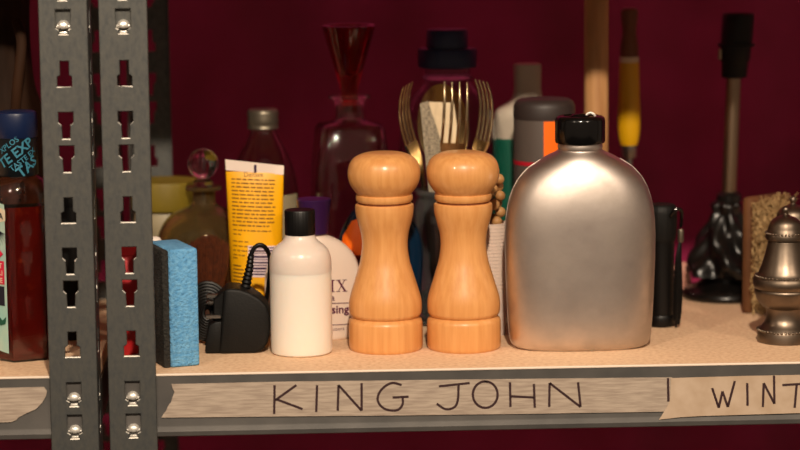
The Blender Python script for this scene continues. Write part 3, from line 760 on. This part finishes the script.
# ------------------------------------------------------------------ paper cups and bead string
b = axis(492, .146, 335); k = mpp(b.y); zz = lambda y: PY(492, y, b.y).z
z_top = zz(222); n = 26; step = (z_top-.022)/n
CUP = None
rA = 12.5*k; rB = 16.5*k
t = thing('cup_stack', 'stack of ribbed pale paper cups between right mill and canteen', 'cups', b) if False else None
cups = []
for i in range(20):
    hgt = .040; z0 = i*(z_top-hgt)/19
    if CUP is None:
        g = g_lathe([(1e-5, 0), (rA, 0), (rB, hgt-.0012), (rB+.0003, hgt-.0010), (rB+.0003, hgt), (rB-.0003, hgt), (rA-.0004, .0008), (1e-5, .0008)], 40)
        c = put('paper_cup', g, 'paper_cup', None, (b.x, b.y, z0)); CUP = c.data
    else: c = link(bpy.data.objects.new('paper_cup', CUP)); c.location = (b.x, b.y, z0)
    tag(c, 'topmost pale paper cup of the stack, holding the wooden beads' if i == 19 else 'lowest pale paper cup of the stack, standing on the shelf' if i == 0 else 'pale paper cup nested in the stack between right mill and canteen', 'cup', 'nested paper cups')
zb = z_top-.040+.0012
t = thing('bead_string', 'heap of pale wooden beads resting on the paper cups', 'beads', (b.x, b.y, zb))
BE = None; R4 = random.Random(11); pts = []
rb = .0046; zi = rb
while zi + zb < zz(174):
    inner = rA + (rB-rA)*min(1, zi/.040) - .0006
    rr = min(.0078, inner-rb-.0002) if zi < .042 else .0076
    for j in range(3):
        a = zi*130 + j*2*math.pi/3; pts.append((rr*math.cos(a), rr*math.sin(a), zi))
    zi += rb*1.55
for i, p in enumerate(pts):
    if BE is None:
        o = put('bead', g_lathe([(rb*math.sin(a)+1e-5, -rb*.95*math.cos(a)) for a in [q*math.pi/10 for q in range(11)]], 18), 'bead_wood', t, p); BE = o.data
    else: o = link(bpy.data.objects.new('bead', BE), t); o.location = p; o.rotation_euler = (R4.random()*3, R4.random()*3, 0)

# ------------------------------------------------------------------ big bottle with blue cap
b = axis(449, .285, 300); k = mpp(b.y); t = thing('water_bottle', 'large clear plastic bottle with stepped navy blue cap', 'bottle', b)
zz = lambda y: PY(449, y, b.y).z
pp = smooth_prof([(40*k, 0), (46*k, .003), (48*k, .02), (48*k, zz(230)), (49*k, zz(160)), (47.5*k, zz(130)), (43*k, zz(110)), (34*k, zz(94)), (26*k, zz(85)), (23*k, zz(78)), (22.5*k, zz(64))], 4)
put('bottle_body', g_lathe([(1e-5, 0)] + pp + [(max(r-.0014, .001), z) for r, z in pp[::-1] if z > .004] + [(1e-5, .004)], 56), 'pet_plastic', t, smooth=60)
put('neck_ring', g_lathe([(22.6*k, zz(79)), (25*k, zz(78)), (25*k, zz(75)), (22.6*k, zz(74))], 40), 'pet_plastic', t)
c = put('cap', g_lathe([(28*k, zz(67)), (29*k, zz(66)), (29.2*k, zz(50)), (28*k, zz(48)), (20.5*k, zz(47.4)), (20.3*k, zz(31)), (19*k, zz(29)), (1e-5, zz(29))], 90, lambda a, z: 1+(.006*math.sin(a*45) if zz(64) < z < zz(51) else 0)), 'dark_blue', t)

# ------------------------------------------------------------------ white spray bottle with green label
b = axis(528, .300, 290); k = mpp(b.y); t = thing('cleaner_bottle', 'off-white cleaning bottle with green label behind the taupe can', 'bottle', b)
zz = lambda y: PY(528, y, b.y).z
prW = [(a*k, d*k, z) for a, d, z in [(31,20,0),(33,21,.003),(33,21,zz(150)),(33,21,zz(118)),(30,20,zz(109)),(22,17,zz(104)),(15.5,14,zz(98)),(13.5,13,zz(90))]]
prW = [tuple(p) for p in smooth_prof(prW, 3)]
put('bottle_body', g_loft([g_ring(a, d, z, 48, 2.6) for a, d, z in prW]), 'white_grey', t, smooth=60)
put('cap', g_loft([g_ring(a*k, d*k, zz(y), 40, 3) for a, d, y in ((12.6,12,98),(13,12.5,96),(13.6,12.5,66),(13,12,64),(11,10,63.4))]), 'white_grey', t)
put('label', g_loft([g_ring((a+.5)*k, (d+.5)*k, z, 48, 2.6) for a, d, z in ((33,21,zz(240)),(33,21,zz(137)))]), 'green_label', t)

# ------------------------------------------------------------------ taupe can with orange panel
b = axis(544.5, .225, 310); k = mpp(b.y); t = thing('spray_can', 'dark taupe canister with rounded lid, orange panel and red stripe', 'canister', b)
zz = lambda y: PY(544.5, y, b.y).z
put('can_body', g_lathe([(28*k, 0), (30*k, .002), (30.4*k, .006), (30.4*k, zz(118)), (30.2*k, zz(117))], 56), 'taupe', t)
put('lid', g_lathe([(30.6*k, zz(118)), (30.8*k, zz(116)), (30.6*k, zz(106)), (29*k, zz(101.5)), (25*k, zz(98.6)), (16*k, zz(97.6)), (1e-5, zz(97.4))], 56), 'taupe_dark', t)
put('stripe', g_lathe([(30.5*k, zz(163)), (30.7*k, zz(163)), (30.7*k, zz(159)), (30.5*k, zz(159))], 56), 'red_stripe', t)
V = []; Fc = []
for i in range(15):
    a = -math.pi/2 - .12 + i*.085
    for z in (zz(155), zz(118.5)): V.append((30.65*k*math.cos(a), 30.65*k*math.sin(a), z))
for i in range(14): Fc.append((2*i, 2*i+2, 2*i+3, 2*i+1))
put('panel', (V, Fc), 'orange', t)

# ------------------------------------------------------------------ wooden staff and yellow-handled tool
b = axis(596, .255, 300); k = mpp(b.y); zt = .345
o = put('wooden_staff', g_lathe([(11.4*k, 0), (12*k, .001), (12*k, .15), (12.3*k, zt-.002), (11.6*k, zt)], 40), 'staff_wood', None, b); tag(o, 'pale round wooden staff standing upright behind the canteen', 'staff')
b = axis(628.5, .330, 290); k = mpp(b.y); t = thing('hand_tool', 'hand tool with yellow and brown handle standing handle up', 'tool', b)
zz = lambda y: PY(628.5, y, b.y).z
put('shaft', g_tube([(0, 0, .0), (0, 0, .004), (0, 0, zz(157))], [.003, .0034, .0034], 12), 'steel', t)
put('ferrule', g_lathe([(6.8*k, zz(158)), (7.6*k, zz(157)), (8.2*k, zz(146)), (8.2*k, zz(144))], 32), 'steel', t)
put('grip', g_lathe(smooth_prof([(8.2*k, zz(145)), (9.8*k, zz(139)), (11*k, zz(128)), (11.2*k, zz(112)), (10.4*k, zz(92)), (10*k, zz(75)), (9.6*k, zz(62))], 4), 36), 'handle_yellow', t)
put('band', g_lathe([(9.7*k, zz(62)), (9.8*k, zz(61.5)), (9.5*k, zz(57)), (9.4*k, zz(56.5))], 36), 'handle_white', t)
put('pommel', g_lathe(smooth_prof([(9.3*k, zz(56.5)), (8.9*k, zz(46)), (7.4*k, zz(36)), (6.9*k, zz(30)), (8*k, zz(22)), (8.6*k, zz(14)), (8.2*k, zz(9.5)), (6*k, zz(7.6)), (1e-5, zz(7.2))], 4), 36), 'handle_brown', t)

# ------------------------------------------------------------------ torch with lanyard
b = stand(660.5, 328, 15); k = mpp(b.y, 662); t = thing('torch', 'black ribbed torch with wrist strap standing beside the canteen', 'torch', b)
zz = lambda y: PY(662, y, b.y).z
za, zb2 = zz(240), zz(322)
put('barrel', g_lathe([(14*k, 0), (14.6*k, .001), (14.6*k, .008), (13.6*k, .010)] + [(13.6*k*(1 if i % 2 else .965), .010+i*(zz(242)-.010)/22) for i in range(23)] + [(14*k, zz(238))], 48), 'black_plastic', t, smooth=30)
put('head', g_lathe([(14*k, zz(240)), (15.6*k, zz(232)), (15.8*k, zz(212)), (14.8*k, zz(206)), (12.5*k, zz(204)), (1e-5, zz(204))], 64, lambda a, z: 1+.012*math.sin(a*22)), 'black_matt', t)
xs = 13.6*k
put('strap_loop', g_tube(curve_pts([(.006, -.0135, zz(214)), (.011, -.0145, zz(207)), (.0155, -.012, zz(209)), (.0165, -.009, zz(217)), (.0160, -.0085, zz(226))], 6), .0016, 8), 'black_gloss', t)
put('strap_clip', g_lathe([(.0022, zz(241)), (.0026, zz(240)), (.0026, zz(229)), (.0022, zz(228))], 16), 'pewter_cap', t, (.0158, -.0085, 0))
for i, (dx, dy) in enumerate(((-.0052, -.008), (-.0018, -.0095), (.0004, -.0075), (-.0036, -.0115))):
    zlo = zz(318+i*2)
    put('strap', g_tube(curve_pts([(.0158, -.0085, zz(238)), (.0150+dx*.6, -.009+dy*.35, zz(255)), (.0155+dx, -.009+dy*.5, zz(285)), (.0150+dx, -.009+dy*.5, zz(308)), (.0135+dx*.6, -.0095+dy*.4, zlo)], 5), .0011, 8), 'black_plastic', t)

# ------------------------------------------------------------------ lamp with twisted base
g0 = GND(722, 303); k = mpp(g0.y+.04, 722); b = Vector((PY(725, 302, g0.y+.033).x, g0.y+.033, 0))
t = thing('table_lamp', 'black table lamp base with twisted foot, brass stem, bare socket', 'lamp', b)
zz = lambda y: PY(724, y, b.y).z
put('foot', g_lathe([(.038, 0), (.0402, .0012), (.0407, .0035), (.0395, .006), (.037, .009), (.028, .012), (.022, .016), (.025, .020), (.023, .024), (1e-5, .025)], 64), 'lamp_black', t, smooth=60)
zA1 = .022; zB1 = zz(199)
rows = []
nz = 40
V = []; Fc = []; n = 72
for j in range(nz+1):
    q = j/nz; z = zA1+(zB1-zA1)*q; r = np.interp(q, [0, .12, .3, .6, .82, .93, 1], [.0335, .034, .0285, .0185, .0125, .0135, .0085])
    for i in range(n):
        a = 2*math.pi*i/n; rr = r*(1+.17*math.cos(5*a+9.0*q)*(1-.75*q**6)+.05*math.cos(10*a-6*q)); V.append((rr*math.cos(a), rr*math.sin(a), z))
for j in range(nz):
    for i in range(n): Fc.append((j*n+i, j*n+(i+1) % n, (j+1)*n+(i+1) % n, (j+1)*n+i))
Fc.append(tuple(range(n))[::-1]); Fc.append(tuple(nz*n+i for i in range(n)))
put('twisted_base', (V, Fc), 'lamp_black', t, smooth=60)
tilt = PY(734.5, 76, b.y).x-PY(729, 197, b.y).x
x1 = PY(729, 197, b.y).x-b.x; x2 = PY(734, 77, b.y).x-b.x; x3 = PY(738.5, 14, b.y).x-b.x
put('stem', g_tube([(x1-.001, 0, zB1-.012), (x1, 0, zz(197)), (x2, 0, zz(74))], .0068, 24), 'brass', t)
put('collar', g_lathe([(.009, -.004), (.0115, -.002), (.0115, .004), (.008, .007)], 32), 'lamp_black', t, (x1, 0, zB1))
def tilted(prof, n=40):
    v, f = g_lathe(prof, n); dx = (x3-x2)/(zz(14)-zz(77)); return [(x+x2+dx*(z-zz(77)), y, z) for x, y, z in v], f
sk = put('socket', tilted([(10*k, zz(78)), (12.5*k, zz(77)), (13*k, zz(62)), (14.5*k, zz(60)), (14.8*k, zz(47)), (18*k, zz(46.5)), (18*k, zz(43.5)), (15.5*k, zz(43)), (15.6*k, zz(15)), (14.6*k, zz(13.8)), (13*k, zz(13.8)), (12.6*k, zz(20)), (1e-5, zz(20))]), 'black_matt', t)
put('switch', g_box(.003, .004, .010, (x2-14.6*k, -.003, zz(54)), .0006, 1), 'brass', sk, smooth=0)

# ------------------------------------------------------------------ pink shell
b = axis(686, .352, 285); b.z = 0; k = mpp(b.y)
zc = PY(686, 272.5, b.y).z
V = []; Fc = []; n = 48; nz = 14
for j in range(nz+1):
    q = j/nz; z = .027*math.sin(q*math.pi/2)**.9; r = .0098*math.cos(q*math.pi/2)**.6+1e-5
    for i in range(n):
        a = 2*math.pi*i/n; rr = r*(1+.07*math.sin(a*11)); V.append((rr*math.cos(a), rr*.7*math.sin(a), z))
for j in range(nz):
    for i in range(n): Fc.append((j*n+i, j*n+(i+1) % n, (j+1)*n+(i+1) % n, (j+1)*n+i))
Fc.append(tuple(range(n))[::-1]); Fc.append(tuple(nz*n+i for i in range(n)))
b.y = .349; b.x = PY(681, 285, .349).x
tag(mesh_obj('seashell', V, Fc, 'shell_pink', None, b), 'small pink ridged shell between the torch and lamp foot', 'shell')

# ------------------------------------------------------------------ scrubbing brush on end
g0 = GND(747, 313.5); k = mpp(g0.y, 747); hB = PY(747, 197.5, g0.y).z
t = thing('scrubbing_brush', 'wooden scrubbing brush standing on end with frayed tan bristles', 'brush', (g0.x-.002, g0.y, 0), math.radians(-52))
DB = .044
put('brush_back', g_box(.0095, DB, hB, (0, DB/2, hB/2), .003, 2), 'brush_wood', t)
parts = []; R5 = random.Random(21)
tufts = []
for iz in range(17):
    for iy in range(6):
        zc = .008+iz*(hB-.014)/16; yc = .004+iy*(DB-.008)/5
        for q in range(14):
            z = zc+R5.uniform(-.0015, .0015); y = yc+R5.uniform(-.0015, .0015); L = R5.uniform(.009, .016)
            vy = R5.uniform(-.012, .010); vz = R5.uniform(-.011, .011)
            p = [(.004, y, z), (.004+L*.35, y+vy*.25+R5.uniform(-.001, .001), z+vz*.2), (.004+L*.7, y+vy*.6+R5.uniform(-.003, .003), max(.001, z+vz*.6+R5.uniform(-.003, .003))), (.004+L, y+vy+R5.uniform(-.004, .004), min(hB+.0015, max(.001, z+vz+R5.uniform(-.004, .004))))]
            parts.append(g_tube(p, [.00055, .00055, .0005, .0004], 3))
tag(put('bristles', join(parts), 'bristle_tan', t, smooth=0, recalc=False), kind='stuff')
parts = []
for iz in range(10):
    z = .008+iz*(hB-.014)/9
    parts.append(g_box(.0022, .0018, .0012, (-.0056, .006, z), .0003, 1))
put('staples', join(parts), 'steel', t, smooth=0)

# ------------------------------------------------------------------ pewter pots
POT = {}
def pot(base, px, label):
    b = base; t = thing('pepper_pot', label, 'pepper pot', b, group='pewter cruet pots'); k = mpp(b.y, px)
    zz = lambda y: PY(px, y, b.y).z
    S = zz(262)  # scale taken from the nearer pot
    if not POT:
        ft = [(26*k, 0), (27*k, .0006), (27*k, zz(331)), (25.5*k, zz(328)), (23*k, zz(325.5)), (20*k, zz(322)), (18.5*k, zz(317)), (18*k, zz(311)), (18.5*k, zz(307.5)), (17*k, zz(307))]
        bd = smooth_prof([(17.5*k, zz(308)), (22*k, zz(305.5)), (27*k, zz(300)), (29.8*k, zz(293)), (30.4*k, zz(289.5))], 3) + [(29.6*k, zz(288.6)), (29.6*k, zz(287.8)), (30.6*k, zz(287)), (31.6*k, zz(283)), (31.2*k, zz(277.5)), (29*k, zz(275.5))] + smooth_prof([(26.8*k, zz(273)), (23.5*k, zz(265)), (20.5*k, zz(255)), (18*k, zz(245)), (17*k, zz(240))], 3) + [(16*k, zz(239))]
        ld = [(17*k, zz(240)), (19.5*k, zz(239)), (20*k, zz(235.5)), (19*k, zz(232)), (17.5*k, zz(230))] + smooth_prof([(17*k, zz(228)), (15*k, zz(222)), (10*k, zz(217.5)), (5*k, zz(215.5)), (3*k, zz(214.5))], 3) + [(2.4*k, zz(213.4)), (3.2*k, zz(212)), (4*k, zz(210)), (3.2*k, zz(207.6)), (1.8*k, zz(206.4)), (1e-5, zz(206))]
        def beads(r, z, n, s):
            sp = [(s*math.sin(a)+1e-6, -s*math.cos(a)) for a in [q*math.pi/6 for q in range(7)]]; g = g_lathe(sp, 8); out = []
            for i in range(n):
                a = 2*math.pi*i/n; out.append(([(x+r*math.cos(a), y+r*math.sin(a), zq+z) for x, y, zq in g[0]], g[1]))
            return join(out)
        POT['p'] = (g_lathe(ft, 56), g_lathe(bd, 56), g_lathe(ld, 56), beads(26.3*k, zz(329), 44, .0013), beads(29*k, zz(275.2), 46, .0013), beads(19.4*k, zz(232.6), 36, .0011))
        A, B, C, d1, d2, d3 = POT['p']
        fo = put('foot', A, 'pewter', t, smooth=50); bo = put('pot_body', B, 'pewter', t, smooth=50); lo = put('lid', C, 'pewter', t, smooth=50)
        x1 = put('beading', d1, 'pewter', fo); x2 = put('beading', d2, 'pewter', bo); x3_ = put('beading', d3, 'pewter', lo)
        POT['m'] = [(o.name.split('.')[0], o.data, i) for i, o in enumerate((fo, bo, lo, x1, x2, x3_))]
    else:
        ob = []
        for nm, me, i in POT['m']:
            o = link(bpy.data.objects.new(nm, me), t if i < 3 else ob[i-3]); ob.append(o)
    return t
b1 = stand(784, 346, 27)
pot(b1, 784, 'pewter pepper pot at the shelf front beside the brush')
b2 = Vector((PY(793, 203, b1.y+.062).x, b1.y+.062, 0))
pot(b2, 784, 'second pewter pot, half hidden behind the front one')

# ------------------------------------------------------------------ left shelf: sauce bottle, dark tin, brown jug
g0 = GND(16.5, 363); k = mpp(g0.y, 20); Rh = 36*k; b = Vector((PY(23.5, 350, g0.y+Rh*.95).x, g0.y+Rh*.95, 0))
t = thing('sauce_bottle', 'six-sided bottle of dark red chilli sauce with blue cap', 'bottle', b, math.radians(-11))
zz = lambda y: PY(17, y, b.y).z
def hexring(r, z, e, n=48):
    R = []
    for i in range(n):
        a = 2*math.pi*i/n - math.pi/2
        s = (a+math.pi/2) % (math.pi/3) - math.pi/6; hr = math.cos(math.pi/6)/math.cos(s); hr = min(hr, .985)
        q = r*(hr*e+(1-e)); R.append((q*math.cos(a), q*math.sin(a), z))
    return R
hx = [(.93, .0, 1), (.985, .0015, 1), (1, .005, 1), (1, zz(225), 1), (1, zz(206), 1), (.985, zz(200), .8), (.94, zz(192), .45), (.86, zz(184), .1), (.72, zz(178), 0), (.55, zz(174), 0), (.53, zz(150), 0), (.53, zz(125), 0)]
put('glass_body', g_loft([hexring(Rh*r, z, e) for r, z, e in hx]), 'clear_glass', t, smooth=50)
hs = [(.9, .002, 1), (.955, .004, 1), (.975, .007, 1), (.975, zz(225), 1), (.975, zz(206), 1), (.96, zz(203.5), .9)]
put('sauce', g_loft([hexring(Rh*r, z, e) for r, z, e in hs]), 'sauce_red', t, smooth=40)
put('head_space', g_loft([hexring(Rh*r*.955, z, e) for r, z, e in hx[5:10]]), 'sauce_film', t, smooth=50)
cx = 19
put('cap', g_lathe([(20.5*k, zz(137)), (21.3*k, zz(136)), (21.3*k, zz(115)), (20.3*k, zz(112)), (18*k, zz(111)), (1e-5, zz(111))], 72, lambda a, z: 1+.006*math.sin(a*36)), 'sauce_cap', t)
bd = put('neck_band', g_lathe([(20*k, zz(175)), (20.8*k, zz(174)), (20.8*k, zz(137.5)), (20*k, zz(137))], 64), 'band_black', t)
def wrap_text(s, size, u0, z0, rot, r, m, parent, bold=0):
    v, f = flat_text(s, size, bold); V = []
    for a, c in v:
        uu = u0 + a*math.cos(rot) - c*math.sin(rot); z = z0 + a*math.sin(rot) + c*math.cos(rot)
        th = -math.pi/2 + uu/r; V.append((r*math.cos(th), r*math.sin(th), z))
    return put('lettering', (V, f), m, parent, smooth=0, recalc=False)
rr = 20.8*k+.0004; sl = math.radians(35)
pos = lambda a, c: ((a-17)*k, zz(c))
for s, size, (a, c), bo in (('TE EXP', .0112, (2, 167), .0003), ('TASTE EX', .0062, (13, 169), .0001), ('TAS', .0120, (22, 176), .0003), ('XPLOS', .0066, (2, 152), .0001)):
    u, z = pos(a+4.2, c); wrap_text(s, size, u, z, sl, rr, 'band_teal', bd, bo)
# label on the left-front face
fa = -math.pi/2 - math.pi/6; fn_ = Vector((math.cos(fa), math.sin(fa), 0)); ft_ = Vector((-math.sin(fa), math.cos(fa), 0)); ap = Rh*.985*math.cos(math.pi/6)+.0022
def on_face(u, z, off): p = fn_*(ap+off)+ft_*u; return (p.x, p.y, z)
half = Rh*.47
def face_poly(name, poly, off, m, parent):
    n = len(poly); V = [on_face(u, z, off) for u, z in poly] + [on_face(u, z, off-.0002) for u, z in poly]
    Fc = [tuple(range(n)), tuple(range(n, 2*n))[::-1]] + [(i, (i+1) % n, n+(i+1) % n, n+i) for i in range(n)]
    return put(name, (V, Fc), m, parent, smooth=0)
lb = face_poly('label', [(-half, zz(343)), (.40*Rh, zz(347)), (.40*Rh, zz(200)), (-half, zz(194))], 0, 'sauce_label', t)
U = lambda px_: .5*Rh-(16-px_)*k/.76   # label face is seen at a slant
face_poly('name_panel', [(-half, zz(222)), (U(14.5), zz(216)), (U(14.5), zz(205)), (-half, zz(199))], .0004, 'sauce_cream', lb)
def face_text(s, size, u_right, z, off, m):
    v, f = flat_text(s, size, .0001); w_ = max(a for a, _ in v); return put('lettering', ([on_face(u_right-w_+a, z+c, off) for a, c in v], f), m, lb, smooth=0, recalc=False)
face_text('NA', .0075, U(12.5), zz(214.5), .0008, 'sauce_navy')
for i in range(11):
    a = math.radians(20+i*14); L = .014; c0 = (U(5), zz(226))
    face_poly('palm_frond', [(c0[0], c0[1]+.0008), (c0[0]+L*math.cos(a), c0[1]-L*.9*math.sin(a)), (c0[0], c0[1]-.0008)], .0004, 'sauce_navy', lb)
face_poly('palm_trunk', [(U(4.2), zz(226)), (U(5.2), zz(226)), (U(5.4), zz(250)), (U(4.2), zz(250))], .0004, 'sauce_navy', lb)
face_poly('sign_arrow', [(-half, zz(244)), (U(6), zz(244)), (U(11), zz(249)), (U(6), zz(254)), (-half, zz(254))], .0006, 'sauce_pink', lb)
face_text('U', .0055, U(5), zz(251.5), .001, 'sauce_cream')
face_poly('sign_board', [(-half, zz(256)), (U(11.5), zz(256)), (U(11.5), zz(279)), (-half, zz(279))], .0006, 'sauce_pink', lb)
for s, y in (('SWEET', 263), ('CHILLI', 270), ('SAUCE', 277.5)): face_text(s, .0058, U(10), zz(y), .001, 'sauce_cream')
face_poly('dark_panel', [(-half, zz(281)), (U(11), zz(281)), (U(11), zz(300)), (-half, zz(300))], .0006, 'sauce_navy', lb)
face_poly('green_motif', [(U(2), zz(318)), (U(5), zz(312)), (U(8), zz(315)), (U(12), zz(311)), (U(11), zz(318)), (U(6), zz(320))], .0006, 'green_label', lb)
face_poly('green_motif', [(-half, zz(326)), (U(2), zz(324)), (U(4), zz(332)), (U(1), zz(338)), (-half, zz(336))], .0006, 'green_label', lb)
# black tin behind the left upright
b = axis(72, .165, 340); k = mpp(b.y, 72); t = thing('black_tin', 'black tin seen through the slots of the left upright', 'tin', b)
zz = lambda y: PY(72, y, b.y).z
put('tin_body', g_lathe([(14*k, 0), (15*k, .001), (15*k, zz(205)), (14.5*k, zz(204))], 40), 'black_matt', t)
put('lid', g_lathe([(15.5*k, zz(205)), (15.5*k, zz(197)), (14*k, zz(195)), (1e-5, zz(195))], 40), 'black_matt', t)
# brown jug
b = axis(8, .215, 300); k = mpp(b.y, 8); t = thing('brown_jug', 'tall dark brown glazed jug behind the blue-capped sauce bottle', 'jug', b)
zz = lambda y: PY(8, y, b.y).z
put('jug_body', g_lathe(smooth_prof([(34*k, 0), (38*k, .004), (44*k, .06), (44*k, zz(150)), (40*k, zz(110)), (33*k, zz(85)), (30*k, zz(50)), (30*k, zz(10)), (33*k, zz(-20)), (34*k, zz(-32))], 4), 64, lambda a, z: 1+.012*math.sin(a*18)), 'brown_glass', t)
put('handle', g_tube(curve_pts([(.018, -.026, zz(20)), (.024, -.050, zz(40)), (.020, -.056, zz(80)), (.016, -.046, zz(118)), (.014, -.036, zz(135))], 6), .0045, 12), 'brown_glass', t)
